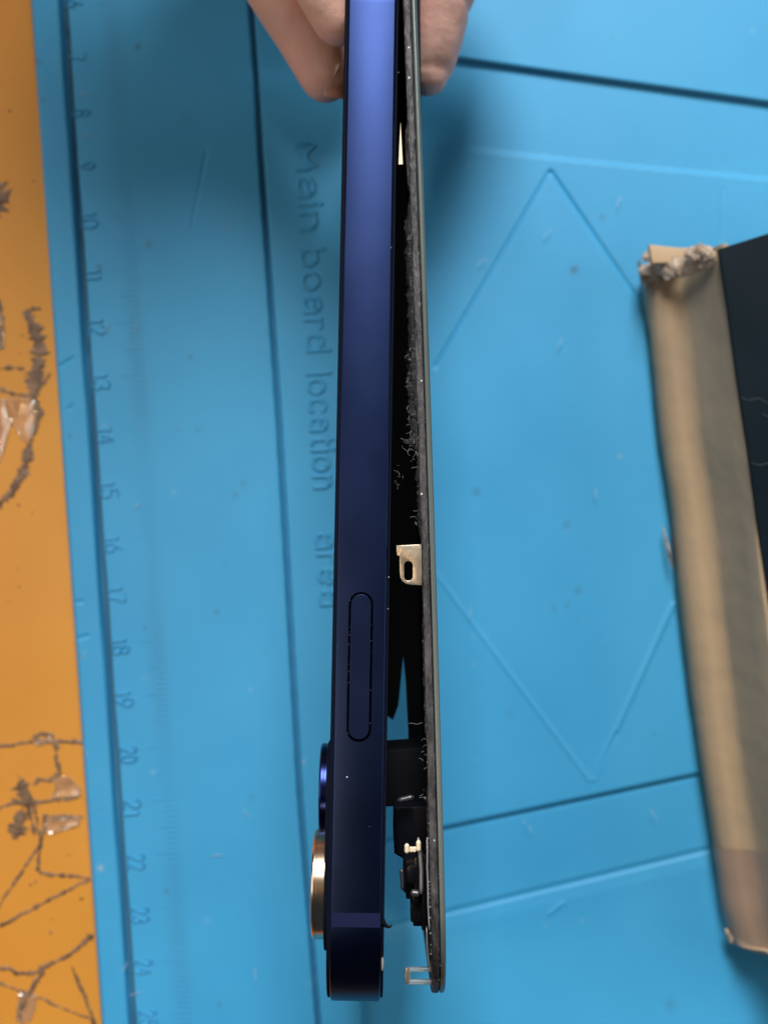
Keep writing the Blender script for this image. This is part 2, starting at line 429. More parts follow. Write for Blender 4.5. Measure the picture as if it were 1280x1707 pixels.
# stains, and shade painted into the grooves
st = np.zeros((len(V), 4), np.float32); st[:, 3] = 1
vx = V[:, 0]*K+640; vy = 853.5-V[:, 1]*K
for x, y, r, a in [(230, 77, 4, .8), (248, 407, 5, .5), (958, 448, 6, .7), (1005, 360, 5, .35), (945, 875, 6, .3), (165, 445, 4, .6), (318, 595, 3.5, .5),
                   (125, 12, 3, .5), (362, 1020, 4, .45), (241, 1047, 3, .5), (405, 806, 5, .3), (392, 824, 5, .3), (278, 1486, 5, .4), (330, 717, 4, .3),
                   (61, 100, 3, .8), (73, 167, 4, .4), (117, 727, 3, .5), (850, 1190, 5, .2), (945, 1010, 4, .3), (1120, 1680, 9, .25), (965, 985, 6, .3),
                   (795, 820, 6, .4), (135, 1095, 3, .3), (366, 1676, 3, .5), (420, 1330, 5, .25), (925, 1015, 4, .3), (297, 716, 3, .25), (315, 200, 12, .15)]:
    d = np.hypot((vx-x), (vy-y)*0.9); st[:, 0] = np.maximum(st[:, 0], a*np.exp(-(d/r)**2))
for x, y, r, a in [(168, 1447, 5, .9), (255, 1288, 4, .4), (290, 820, 4, .3), (215, 395, 3, .3), (1035, 760, 4, .4), (790, 1110, 3, .3), (505, 1270, 4, .5), (520, 1640, 8, .1), (345, 1535, 5, .2)]:
    d = np.hypot(vx-x, vy-y); st[:, 1] = np.maximum(st[:, 1], a*np.exp(-(d/r)**2))
rng = np.random.default_rng(11)
for x, y, rr_, a in zip(rng.uniform(60, 1280, 90), rng.uniform(0, 1707, 90), rng.uniform(1.2, 3.4, 90), rng.uniform(.1, .4, 90)):
    near = (np.abs(vx-x) < 14) & (np.abs(vy-y) < 14); ch = 0 if a < .3 else 1
    st[near, ch] = np.maximum(st[near, ch], a*np.exp(-(((vx[near]-x)**2+(vy[near]-y)**2)/rr_**2)))
# dusty grime along the ruler scale
rx = vx-(185+122*vy/1707)
st[:, 0] = np.maximum(st[:, 0], 0.15*np.exp(-(rx/16)**2)*(0.6+0.4*np.sin(vy*0.013)))
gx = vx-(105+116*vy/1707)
st[:, 0] = np.maximum(st[:, 0], 0.75*np.exp(-(gx/5.5)**4))  # shade inside the ruler groove, painted as a darker colour
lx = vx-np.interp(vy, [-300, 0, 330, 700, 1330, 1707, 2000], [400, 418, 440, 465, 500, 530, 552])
st[:, 0] = np.maximum(st[:, 0], 0.35*np.exp(-(lx/3.5)**4))  # painted shade in the line between the panels
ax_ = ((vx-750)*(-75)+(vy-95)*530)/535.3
st[:, 0] = np.maximum(st[:, 0], 0.5*np.exp(-(ax_/4)**4)*(vx > 610))  # painted shade along the upper trench step
ca = me.color_attributes.new('stain_shade', 'FLOAT_COLOR', 'POINT'); ca.data.foreach_set('color', st.ravel())
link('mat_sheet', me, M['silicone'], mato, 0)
mato.children[0].data.polygons.foreach_set('use_smooth', [True]*len(me.polygons))

def arc(cx, cy, rx, ry, a0, a1, n=14):
    return [(cx+rx*math.cos(R(a0+(a1-a0)*i/n)), cy+ry*math.sin(R(a0+(a1-a0)*i/n))) for i in range(n+1)]
# single stroke letters, x-height 1, ascender 1.45, digits 1.45 high: (strokes, advance)
GL = {
 'M': ([[(0, 0), (0, 1.4), (.55, .35), (1.1, 1.4), (1.1, 0)]], 1.1),
 'a': ([arc(.42, .72, .34, .28, 160, 0, 10)+[(.76, 0)], [(.76, .56), (.4, .56)]+arc(.34, .28, .30, .28, 90, 270, 10)+[(.5, .02), (.76, .25)]], .76),
 'i': ([[(0, 0), (0, 1)], [(0, 1.36), (0, 1.40)]], 0.0),
 'n': ([[(0, 0), (0, 1)], [(0, .6)]+arc(.34, .62, .34, .38, 160, 0, 10)+[(.68, 0)]], .68),
 'b': ([[(0, 0), (0, 1.45)], arc(.40, .5, .40, .5, 0, 360, 22)], .80),
 'o': ([arc(.42, .5, .42, .5, 0, 360, 22)], .84),
 'r': ([[(0, 0), (0, 1)], [(0, .55)]+arc(.36, .60, .36, .38, 160, 75, 7)], .42),
 'd': ([[(.8, 0), (.8, 1.45)], arc(.40, .5, .40, .5, 0, 360, 22)], .80),
 'l': ([[(0, 0), (0, 1.45)]], 0.0),
 'c': ([arc(.42, .5, .42, .5, 45, 315, 20)], .74),
 't': ([[(.2, 1.32), (.2, .25)]+arc(.42, .22, .22, .22, 180, 280, 6), [(0, 1), (.46, 1)]], .46),
 'e': ([[(.04, .52), (.82, .52)]+arc(.42, .5, .40, .5, 5, 315, 20)], .82),
 '0': ([arc(.42, .72, .42, .72, 0, 360, 24)], .84),
 '1': ([[(.02, 1.2), (.2, 1.45), (.2, 0)]], .2),
 '2': ([arc(.40, 1.05, .38, .40, 170, -35, 12)+[(.0, 0), (.82, 0)]], .82),
 '3': ([arc(.38, 1.08, .36, .36, 160, -80, 12), arc(.38, .38, .40, .38, 80, -160, 12)], .80),
 '4': ([[(.62, 0), (.62, 1.45), (0, .42), (.86, .42)]], .86),
 '5': ([[(.75, 1.45), (.12, 1.45), (.05, .82)]+arc(.38, .46, .42, .46, 120, -155, 14)], .82),
 '6': ([[(.62, 1.45), (.12, .72)]+arc(.42, .44, .40, .44, 150, -210, 20)], .84),
 '7': ([[(0, 1.45), (.8, 1.45), (.28, 0)]], .80),
 '8': ([arc(.41, 1.08, .33, .36, -90, 270, 18), arc(.41, .38, .40, .38, 90, 450, 18)], .82),
 '9': ([[(.22, 0), (.72, .72)]+arc(.42, 1.0, .40, .44, -30, 330, 20)], .84)}
def text_mesh(s, w_mm, xh_mm, rad, hgt):
    """rounded raised strokes; w_mm is the whole width, xh_mm the size of the unit height"""
    adv = []; x = 0
    for ch in s: adv.append(x); x += GL[ch][1]+0.40
    tot = x-0.40; kx = (w_mm-2*rad)/max(tot, .01); parts = []
    if len(s) == 1: kx = min(kx, xh_mm*1.0)
    for ch, a in zip(s, adv):
        for st_ in GL[ch][0]:
            pts = [((a+p[0])*kx, p[1]*xh_mm) for p in st_]; pts = resample(pts, max(4, int(len(pts)*1.6)))
            V, F = tube_v([(p[0], p[1], 0) for p in pts], rad, 10)
            V = [Vector((v.x, v.y, v.z*hgt/rad)) for v in V]; parts.append((V, F))
            for e in (pts[0], pts[-1]):      # round the stroke ends
                bm = bmesh.new(); bmesh.ops.create_icosphere(bm, subdivisions=2, radius=rad)
                parts.append(([Vector((v.co.x+e[0], v.co.y+e[1], v.co.z*hgt/rad)) for v in bm.verts], [tuple(v.index for v in f.verts) for f in bm.faces])); bm.free()
    return merge(parts)
def bounds(me):
    xs_ = [v.co.x for v in me.vertices]; ys_ = [v.co.y for v in me.vertices]
    return min(xs_), max(xs_), min(ys_), max(ys_)
ang = math.atan(0.0725)
# picture "down" direction of the ruler in world: rotate text -90deg, plus the slant of the mat
ROT = Matrix.Rotation(-math.pi/2+ang*0.9, 4, 'Z')
numy = {7: 95, 8: 188, 9: 277, 10: 368, 11: 458, 12: 546, 13: 637, 14: 727, 15: 817, 16: 908, 17: 992, 18: 1078, 19: 1166, 20: 1258, 21: 1346, 22: 1437, 23: 1525, 24: 1612, 25: 1697, 6: 5, 26: 1785}
def centre_place(me, s_x, s_y, px, py, z):
    a, b, c, d = bounds(me)
    me.transform(Matrix.Translation((-(a+b)/2, -(c+d)/2, 0)))
    me.transform(ROT)
    p = P(px, py); me.transform(Matrix.Translation((p.x, p.y, z)))
for n_, y in sorted(numy.items()):
    wd = (3.1 if n_ >= 10 else 1.6)
    me = text_mesh(str(n_), wd if n_ != 11 else 1.9, 3.2/1.45, 0.16, 0.34)
    centre_place(me, wd if n_ != 11 else 1.7, 3.2, 149+97*(y-368)/1322, y, -0.25)
    link('ruler_number', me, M['silicone'], mato)
# lettering: per word so that the positions follow the photograph
for s_, y0, y1, asc in (('Main', 236, 385, 1), ('board', 412, 588, 1), ('location', 618, 816, 1), ('area', 886, 1012, 0)):
    ym = (y0+y1)/2
    wd = (y1-y0)/K; h = 5.1 if asc else 3.7
    me = text_mesh(s_, wd, 2.95, 0.44, 0.42)
    xb = 499+(ym-430)*0.0555                     # baseline x
    centre_place(me, wd, h, xb+h*K/2, ym, -0.42)
    link('raised_lettering', me, M['silicone'], mato)
# ruler ticks: 1 mm apart, longer on the centimetre
bm = bmesh.new()
for i in range(0, 205):
    py = 5+i*8.86
    bx = 205+0.0735*(py-368)
    L_ = 4.6 if i % 10 == 0 else (3.4 if i % 5 == 0 else 2.4)
    p = P(bx, py); d = Vector((math.cos(ang*0.9), math.sin(ang*0.9), 0))
    c = Vector((p.x, p.y, -0.26))-d*(L_/2-2.0)
    box_bm(bm, c, (L_, 0.22, 0.18), Matrix.Rotation(ang*0.9, 3, 'Z'))
link('ruler_scale', frombm(bm), M['silicone'], mato, 0)

# ------------------------------------------------------------------ box on the right
box = meta(empty('cardboard_box', P(1240, 1000, 0)), 'kraft cardboard box with black lid, torn corner and brown tape, at right', 'box')
left_px = [(1063, 458), (1078, 600), (1094, 740), (1112, 860), (1124, 980), (1138, 1100), (1153, 1220), (1169, 1330), (1183, 1420), (1196, 1500), (1212, 1562)]
prof = [(1.0, 0.05), (0.3, 1.6), (0.7, 4.2), (1.7, 6.6), (3.6, 8.4), (5.5, 9.8), (6.5, 12.5), (7.7, 16), (8.9, 20), (10.1, 24.2), (10.5, 24.9), (11.2, 25.0)]
def wall_pts(seglist, extra=0.0, i0=0, i1=None):
    V = []; F = []
    n = len(seglist); m_ = len(prof)
    for i, (x, y) in enumerate(seglist):
        p = P(x, y, 0)
        # outward direction is mostly -x, with the slant of the box side
        d = Vector((1, 0.13, 0)).normalized()
        t = i/(n-1)
        for k, (o_, z) in enumerate(prof):
            dent = 0.5*mn.noise(Vector((0, p.y*.05, z*.12)))+0.25*mn.noise(Vector((5, p.y*.3, z*.3)))
            if k in (0,): dent = 0
            ridge = 0.9*mn.noise(Vector((3, p.y*.025, 0))) if 2 <= k <= 5 else 0
            pt = p+d*(o_+dent*0.6-extra+ridge*0.6)+Vector((0, 0, z+extra+ (ridge*0.5 if 2 <= k <= 5 else 0)))
            V.append(pt)
    for i in range(n-1):
        for k in range(m_-1): F.append((i*m_+k, (i+1)*m_+k, (i+1)*m_+k+1, i*m_+k+1))
    return V, F
side = resample(left_px, 90)
# closed body: left wall, rounded near corner, far end, top
V, F = wall_pts(side)
m_ = len(prof); n = len(side)
# lower corner of the box (bottom of the picture): sweep the profile round a corner
cen = P(1300, 1520, 0)
last = side[-1]
for j in range(1, 13):
    a = R(180+7+ j*(83/12))
    for k, (o_, z) in enumerate(prof):
        rr = (P(last[0], last[1], 0)-Vector((cen.x, cen.y, 0))).length*0.0+8.2
        c2 = P(last[0], last[1], 0)+Vector((8.2, -0.2, 0))
        c2.y += 0.8
        V.append(c2+Vector((math.cos(a)*max(rr-o_*0.75, .6)*1.0, math.sin(a)*max(rr-o_*0.95, .3)*0.32, z)))
    i = n-1+j-1
    for k in range(m_-1): F.append((i*m_+k, (i+1)*m_+k, (i+1)*m_+k+1, i*m_+k+1))
n2 = n+12
for (X_, Y_) in ((110, None),):
    for k, (o_, z) in enumerate(prof):
        b = V[(n2-1)*m_+k]; V.append(Vector((112, b.y-5, z)))
    i = n2-1
    for k in range(m_-1): F.append((i*m_+k, (i+1)*m_+k, (i+1)*m_+k+1, i*m_+k+1))
    n2 += 1
wme = raw(V, F)
sv = np.zeros((len(V), 4), np.float32); sv[:, 3] = 1
for i in range(len(V)):
    k = i % m_
    sv[i, 0] = (0.75, 0.8, 0.55, 0.1, 0.0, 0.0, 0.8, 0.95, 1, 1, 0.55, 1)[k]  # grey-brown mix set per profile point, none along the ridge
wme.color_attributes.new('stain_shade', 'FLOAT_COLOR', 'POINT').data.foreach_set('color', sv.ravel())
wall = link('box_side', wme, M['kraft_side'], box, 60)
# tape: the same sweep, slightly proud, over the lower end
tape_seg = [p for p in side if p[1] > 1393]
tape_seg = [(tape_seg[0][0]-0.45, 1393)]+tape_seg
V0 = [Vector(v) for v in V]
i0 = n-len([p for p in side if p[1] > 1393])
TV = []; TF = []
for i in range(i0, n2-1):
    for k in range(m_):
        v = V0[i*m_+k]; c = Vector((75, -60, 10))
        d = (v-c); d.z = 0; d.normalize()
        TV.append(v+d*0.12+Vector((0, 0, 0.12)))
for i in range(n2-2-i0):
    for k in range(m_-1): TF.append((i*m_+k, (i+1)*m_+k, (i+1)*m_+k+1, i*m_+k+1))
link('parcel_tape', raw(TV, TF), M['tape'], box, 60)
# black lid lying on the box
ZL = 25.6
lid_px = [(1196, 416), (1282, 389), (1600, 300), (1600, 1120), (1300, 1120), (1282, 1010), (1262, 880), (1244, 745), (1226, 625), (1212, 520)]
link('lid', px_plate([lid_px], ZL, 1.4, 0.15), M['lid'], box)
top_px = [(1212, 436), (1240, 427), (1620, 330), (1620, 1540), (1345, 1540), (1330, 1450), (1312, 1300), (1296, 1100), (1284, 1010), (1266, 880), (1250, 745), (1234, 625), (1220, 520)]
link('box_top', px_plate([top_px], 24.2, 1.0, 0.1), M['greycard'], box)
# scratches on the lid
sc = []
for pts in ([(1232, 662), (1245, 668), (1262, 664), (1284, 676)], [(1250, 772), (1266, 776), (1284, 770)], [(1268, 690), (1284, 698)]):
    pp = [P(x, y, ZL)+Vector((0, 0, 0.72)) for x, y in resample(pts, 12)]
    sc.append(tube_v(pp, 0.07))
link('pale_scratch', merge(sc), M['scratch'], box)
# torn crumpled end at the top corner
TZ0 = 3
def lump(path_px, z0, z1, rad, seed, mat_, name):
    pts = resample(path_px, 70); V = []; F = []; sd = 28
    for i, (x, y) in enumerate(pts):
        t = i/69; z = z0+(z1-z0)*t; p = P(x, y, z)
        for k in range(sd):
            a = 2*math.pi*k/sd
            nn = 1+0.5*mn.noise(Vector((i*.1, math.cos(a)*1.2, math.sin(a)*1.2+seed)))+0.28*mn.noise(Vector((i*.45, math.cos(a)*3, math.sin(a)*3+seed)))+0.3*mn.noise(Vector((i*1.1, math.cos(a)*8, math.sin(a)*8+seed)))
            rr = rad*nn*math.sin(math.pi*(0.12+0.76*t))
            V.append(p+Vector((0, math.cos(a)*rr, math.sin(a)*rr*0.8)))
    for i in range(69):
        for k in range(sd): F.append((i*sd+k, i*sd+(k+1) % sd, (i+1)*sd+(k+1) % sd, (i+1)*sd+k))
    F.append(tuple(range(sd))[::-1]); F.append(tuple(69*sd+k for k in range(sd)))
    return V, F
for lv, lf in ([lump([(1064, 452), (1090, 446), (1130, 448), (1165, 440), (1192, 432)], 5, 23, 1.6, 1, None, ''),
                         lump([(1070, 430), (1086, 424), (1110, 428)], 6, 10, 1.3, 6, None, ''), lump([(1064, 450), (1082, 458), (1110, 455), (1140, 450)], 4, 10, 1.7, 22, None, ''),
                         lump([(1140, 424), (1165, 420), (1192, 424)], 18, 24, 1.3, 9, None, ''),
                         lump([(1063, 438), (1070, 460), (1074, 480)], 4, 5, 1.5, 12, None, ''),
                         lump([(1104, 880), (1110, 905), (1120, 945)], 1.0, 2.2, 1.1, 4, None, ''),
                         lump([(1208, 1550), (1216, 1562), (1228, 1568)], 2.0, 2.6, 0.9, 5, None, '')]):
    link('torn_edge', raw(lv, lf), M['torn'], box)
link('inner_flap', px_plate([[(1080, 409), (1130, 414), (1188, 413), (1188, 438), (1085, 440)]], 12, 1.6, 0.2), M['kraft'], box)
for i in (2,):
    pass
# ------------------------------------------------------------------ the phone
# body axes: u runs from the camera end (bottom of the picture) to the held end, v across its thickness, w down into depth
def frame_of(b_px, t_px, zb, zt, yb=1668.0):
    b = P(b_px, yb, zb); t = P(t_px, 0, zt)
    u = (t-b).normalized(); wv = Vector((0, 0, -1)); wv = (wv-u*wv.dot(u)).normalized(); v = u.cross(wv).normalized()
    if v.x < 0: v = -v
    return b, u, v, wv
def silh(b, u, wv, rc, target):
    # slide the origin along u until the rounded corner's silhouette lands on the target row
    for _ in range(40):
        best = -1e9
        for i in range(25):
            a = math.pi/2*i/24
            q = b+u*(rc-rc*math.sin(a))+wv*(rc-rc*math.cos(a))
            s = K*D/(D-q.z); best = max(best, 853.5-q.y*s)
        b = b+u*((best-target)/13.0)
    return b
RC = 11.5; LEN = 146.7; DEP = 71.5
Bo, U, VV, W = frame_of(541.5, 575, 90.5, 76)
Bo = silh(Bo, U, W, RC, 1668)
MB = Matrix(((U.x, W.x, VV.x, Bo.x), (U.y, W.y, VV.y, Bo.y), (U.z, W.z, VV.z, Bo.z), (0, 0, 0, 1)))   # (u, w, v) -> world
So, SU, SV, SW = frame_of(721, 670.5, 90.5, 76.5, 1655)
So = silh(So, SU, SW, RC, 1655)
MS = Matrix(((SU.x, SW.x, SV.x, So.x), (SU.y, SW.y, SV.y, So.y), (SU.z, SW.z, SV.z, So.z), (0, 0, 0, 1)))
def inv_u(py, o=Bo, u=U):
    # u coordinate whose side-face point shows at photo row py
    lo, hi = 0.0, 160.0
    for _ in range(40):
        m_ = (lo+hi)/2; q_ = o+u*m_; y = 853.5-q_.y*K*D/(D-q_.z)
        if y > py: lo = m_
        else: hi = m_
    return lo
def rrect(x0, y0, x1, y1, r, n=14):
    out = []
    for cx, cy, a0 in ((x1-r, y1-r, 0), (x0+r, y1-r, 90), (x0+r, y0+r, 180), (x1-r, y0+r, 270)):
        for i in range(n+1):
            a = R(a0+90*i/n); out.append((cx+r*math.cos(a), cy+r*math.sin(a)))
    return out
def put(me, v0, v1, Mx=MB):
    """plate made centred on its z; move so it spans v0..v1 and map to world"""
    me.transform(Matrix.Translation((0, 0, (v0+v1)/2))); me.transform(Mx)
    if Mx.determinant() < 0: me.flip_normals()
    return me
phone = meta(empty('smartphone', (Bo+U*70+W*71.5)), 'dark blue smartphone seen edge-on with its screen lifted open, held over the mat', 'smartphone')
T = 7.35
frame = link('frame', put(plate([rrect(0, 0, LEN, DEP, RC, 24), rrect(2.0, 2.0, LEN-2, DEP-2, RC-2, 24)], T-0.75, 0.28, 3), 0.45, T-0.3), M['frame'], phone, 30)
link('back_glass', put(plate([rrect(0.35, 0.35, LEN-.35, DEP-.35, RC, 20)], 0.8, 0.2), 0.0, 0.8), M['backglass'], phone, 30)
link('chassis', put(plate([rrect(1.6, 1.6, LEN-1.6, DEP-1.6, RC-1.5, 20)], 4.6, 0.1), 0.9, 5.5), M['black'], phone, 30)
link('front_lip', put(plate([rrect(0.5, 0.5, LEN-.5, DEP-.5, RC-.5, 20), rrect(1.9, 1.9, LEN-1.9, DEP-1.9, RC-1.8, 20)], 0.5, 0.1), T-0.45, T+0.05), M['backglass'], phone, 30)

# flat things on the long side face: (u, v) footprint raised out of the face along -w
MSIDE = Matrix(((U.x, VV.x, -W.x, Bo.x), (U.y, VV.y, -W.y, Bo.y), (U.z, VV.z, -W.z, Bo.z), (0, 0, 0, 1)))
def side_plate(poly, w0, w1, bevel=0.0, holes=()):
    me = plate([poly]+list(holes), w1-w0, bevel, 3); me.transform(Matrix.Translation((0, 0, (w0+w1)/2))); me.transform(MSIDE)
    if MSIDE.determinant() < 0: me.flip_normals()
    return me
ub0, ub1 = inv_u(1236), inv_u(986)
vb0, vb1 = 2.1, 5.3
r_ = (vb1-vb0)/2
gap = link('button_gap', side_plate(rrect(ub0, vb0, ub1, vb1, r_*.99, 12), -0.3, 0.014, 0), M['seam'], frame, 0)
btn = link('power_button', side_plate(rrect(ub0+.3, vb0+.3, ub1-.3, vb1-.3, r_*.95-.25, 14), -0.3, 0.11, 0.07), M['frame'], phone, 0)
# antenna band wrapping the edge near the corner
def outline_point(s, rc, off=0.0):
    """walk from along the long side (s>0: distance from the tangent point away from the corner, s<0: round the corner)"""
    if s >= 0: return Vector((rc+s, -off))
    a = min(-s/rc, math.pi/2)
    return Vector((rc-math.sin(a)*(rc+off), rc-math.cos(a)*(rc+off)))
ubd0, ubd1 = inv_u(1545), inv_u(1521)
s0, s1 = ubd0-RC, ubd1-RC
V = []; F = []
NN = 8
for i in range(NN+1):
    s = s0+(s1-s0)*i/NN
    for off, v in ((0.012, 0.62), (0.016, 3), (0.016, 5), (0.012, 6.9)):
        q_ = outline_point(s, RC, off); V.append(Bo+U*q_.x+W*q_.y+VV*v)
for i in range(NN):
    for k in range(3): F.append((i*4+k, i*4+k+1, (i+1)*4+k+1, (i+1)*4+k))
link('antenna_band', raw(V, F), M['band'], frame)

# camera bump on the back (left in the picture)
bump = link('camera_bump', put(plate([rrect(inv_u(1605), 2.0, inv_u(1240), 34, 7, 14)], 0.9, 0.2, 3), -0.45, 0.35), M['backglass'], phone, 30)
def ring(uc, wc, ro, ri, v0, v1, name, material):
    """turned ring: outward is -v"""
    pr = [(ro, v1), (ro, v0+0.72), (ro-0.06, v0+0.69), (ro-0.06, v0+0.61), (ro, v0+0.58), (ro, v0+0.3), (ro-0.12, v0+0.1), (ro-0.4, v0), (ri+.2, v0), (ri, v0+0.3), (ri, v1)]
    V = []; F = []; n = 96
    for i in range(n):
        a = 2*math.pi*i/n
        for r0, v in pr: V.append(Bo+U*(uc+r0*math.cos(a))+W*(wc+r0*math.sin(a))+VV*v)
    m_ = len(pr)
    for i in range(n):
        j = (i+1) % n
        for k in range(m_-1): F.append((i*m_+k, i*m_+k+1, j*m_+k+1, j*m_+k))
    o = link(name, raw(V, F), material, bump, 30)
    me = plate([[(uc+(ri+.05)*math.cos(2*math.pi*i/48), wc+(ri+.05)*math.sin(2*math.pi*i/48)) for i in range(48)]], 0.4, 0.05)
    link('lens_glass', put(me, v0+0.3, v0+0.7), M['blackgloss'], bump, 30)
    return o
uc = (inv_u(1586)+inv_u(1397))/2
g_ = ring(uc, 9.6, 7.2, 5.9, -2.25, -0.3, 'lens_ring', M['gold']); g_['label'] = 'lens ring with a gold reflection put into its colour'
g2 = ring(inv_u(1316)-1.6, 20.5, 6.6, 5.4, -1.95, -0.3, 'lens_ring', M['bluering']); g2['label'] = 'dark blue lens ring'

# ---- screen assembly
def bow(u): t = max(0, min(1, u/LEN)); return 0.30*4*t*(1-t)
def rr_path(u0, w0, u1, w1, r, step=0.35):
    base_ = rrect(u0, w0, u1, w1, r, 30); base_.append(base_[0]); L_ = [0]
    for a, b in zip(base_[:-1], base_[1:]): L_.append(L_[-1]+math.hypot(b[0]-a[0], b[1]-a[1]))
    n = int(L_[-1]/step); out = []; k = 0
    for i in range(n):
        t = L_[-1]*i/n
        while L_[k+1] < t: k += 1
        f = (t-L_[k])/max(L_[k+1]-L_[k], 1e-9); out.append(Vector((base_[k][0]+(base_[k+1][0]-base_[k][0])*f, base_[k][1]+(base_[k+1][1]-base_[k][1])*f)))
    return out
def sweep(profile, inset=0.0, rough=0.0, seed=0, rfreq=1.2):
    """profile: (v, outward) points; closed loop around the screen outline"""
    path = rr_path(inset, inset, LEN-inset, DEP-inset, RC-inset); n = len(path); V = []; F = []; m_ = len(profile)
    for i, p in enumerate(path):
        t = (path[(i+1) % n]-path[i-1]).normalized(); nr = Vector((t.y, -t.x))
        for k, (v, o_) in enumerate(profile):
            nz = rough*mn.noise(Vector((p.x*rfreq, p.y*rfreq, k*1.7+seed)))+rough*.6*mn.noise(Vector((p.x*rfreq*4, p.y*rfreq*4, k*3+seed)))
            nv = rough*0.9*mn.noise(Vector((p.x*rfreq*1.5, p.y*rfreq*1.5, k*2.3+seed+30)))
            if k in (0, m_-1): nv *= 1.5
            q_ = p+nr*(o_+nz)
            V.append(So+SU*q_.x+SW*q_.y+SV*(v+nv+bow(q_.x)))
    for i in range(n):
        j = (i+1) % n
        for k in range(m_-1): F.append((i*m_+k, j*m_+k, j*m_+k+1, i*m_+k+1))
    me = raw(V, F); bm = bmesh.new(); bm.from_mesh(me); bmesh.ops.recalc_face_normals(bm, faces=bm.faces); bm.to_mesh(me); bm.free()
    return me
screen = link('screen', sweep([(0.0, -2.2), (0.0, -0.35), (0.08, -0.08), (0.3, 0.0), (0.6, 0.03), (0.9, 0.0), (1.0, -0.12), (1.02, -2)], 0, 0.07, 1), M['bezel'], phone, 50)
def screen_plate(v0, v1, inset, mt, name, bev=0.08):
    me = plate([rrect(inset, inset, LEN-inset, DEP-inset, RC-inset, 16)], v1-v0, bev)
    bm = bmesh.new(); bm.from_mesh(me)
    bmesh.ops.bisect_plane
    for c in range(10, 141, 10):
        bmesh.ops.bisect_plane(bm, geom=bm.verts[:]+bm.edges[:]+bm.faces[:], plane_co=(c, 0, 0), plane_no=(1, 0, 0))
    for v in bm.verts: v.co.z += (v0+v1)/2+bow(v.co.x)
    bm.to_mesh(me); bm.free(); me.transform(MS)
    if MS.determinant() < 0: me.flip_normals()
    return link(name, me, mt, screen, 30)
screen_plate(0.15, 1.08, 1.0, M['black'], 'backing_plate')
link('glass_edge', sweep([(1.16, -2.5), (1.14, -0.1), (1.22, 0.02), (1.45, 0.07), (1.65, 0.02), (1.80, -0.2), (1.86, -0.5)], 0, 0.012, 8, 0.5), M['glassedge'], screen, 50)
screen_plate(1.2, 1.86, 0.45, M['blackgloss'], 'cover_glass')
link('seam', sweep([(1.0, -0.3), (1.17, -0.3)], 0, 0, 3), M['black'], screen, 0)

# torn adhesive along the inside of the screen edge
def adhesive(u0, u1, v_in, w0, seed, amp):
    V = []; F = []; n = int((u1-u0)/0.22); pr = [(0.05, w0), (-v_in*.5, w0+.05), (-v_in, w0+.5), (-v_in*.6, w0+1.4), (0.05, w0+2.4)]
    for i in range(n+1):
        u = u0+(u1-u0)*i/n
        e = min(1, 6*min(i, n-i)/n+0.15)
        for k, (v, w_) in enumerate(pr):
            nz = amp*(mn.noise(Vector((u*.7, k*1.3, seed)))+.8*mn.noise(Vector((u*3, k*2.1, seed+9))))
            V.append(So+SU*u+SW*(w_+nz*.5)+SV*((v+(-abs(nz) if 0 < k < 4 else 0))*(e if v < 0 else 1)+bow(u)))
    for i in range(n):
        for k in range(4): F.append((i*5+k, i*5+k+1, (i+1)*5+k+1, (i+1)*5+k))
    return V, F
su = lambda y: inv_u(y, So, SU)
link('torn_adhesive', merge([adhesive(su(700), su(325), 0.75, 0.55, 1, .35), adhesive(su(760), su(560), 0.9, 0.7, 5, .8), adhesive(su(1240), su(1015), 0.15, 0.3, 7, .25),
                             adhesive(su(1640), su(1300), 0.2, 0.25, 11, .3), adhesive(su(900), su(740), 0.25, 0.3, 14, .5), adhesive(su(320), su(200), .35, .4, 19, .2)]), M['adhesive'], screen, 50)
# fibres and crumbs caught on the adhesive, plus pale bits for glints
fb = []
def fibre(px, py, z, ln, r=0.035):
    p = P(px, py, z); d = Vector((random.uniform(-1, .3), random.uniform(-1, 1), random.uniform(-.3, .6))).normalized(); pts = [p.copy()]
    for i in range(7):
        d = (d+Vector((random.uniform(-.5, .5), random.uniform(-.5, .5), random.uniform(-.3, .3)))).normalized(); p = p+d*ln/7; pts.append(p.copy())
    return tube_v(pts, r, 4)
for _ in range(24): fb.append(fibre(random.gauss(684, 6), random.gauss(722, 26), 82.5, random.uniform(.4, 1.3), 0.016))
for _ in range(8): fb.append(fibre(random.gauss(664, 4), random.gauss(795, 10), 82.0, random.uniform(.4, .9), 0.014))
for _ in range(10): fb.append(fibre(random.uniform(690, 697), random.uniform(740, 880), 83, random.uniform(.4, 1.0), 0.02))
for _ in range(12): fb.append(fibre(random.uniform(680, 690), random.uniform(560, 680), 81.5, random.uniform(.3, .8), 0.022))
for _ in range(10): fb.append(fibre(random.uniform(703, 712), random.uniform(1200, 1330), 86.5, random.uniform(.3, .8), 0.022))
fb.append(fibre(704, 1205, 87, 2.0, 0.02))
link('fibre_tuft', merge(fb), M['fibre'], screen)['kind'] = 'stuff'
cr_ = []
def crumb_glint(p, r):
    bm = bmesh.new(); bmesh.ops.create_icosphere(bm, subdivisions=1, radius=r)
    for v in bm.verts: v.co *= random.uniform(.6, 1.3)
    V = [v.co+p for v in bm.verts]; F = [tuple(v.index for v in f.verts) for f in bm.faces]; bm.free(); return V, F
for _ in range(150):
    y = random.uniform(150, 1640); u = su(y); v = random.choice((0.02, 0.1, 0.85, 0.95, 1.0))+random.gauss(0, .06)
    cr_.append(crumb_glint(So+SU*u+SW*(-0.02)+SV*(v+bow(u)), random.uniform(.02, .06)))
for _ in range(22):
    t_ = random.uniform(ub0+1, ub1-1); q_ = Bo+U*t_+VV*(random.choice((vb0+.15, vb1-.15))+random.gauss(0, .03)); cr_.append(crumb_glint(q_, random.uniform(.02, .055)))
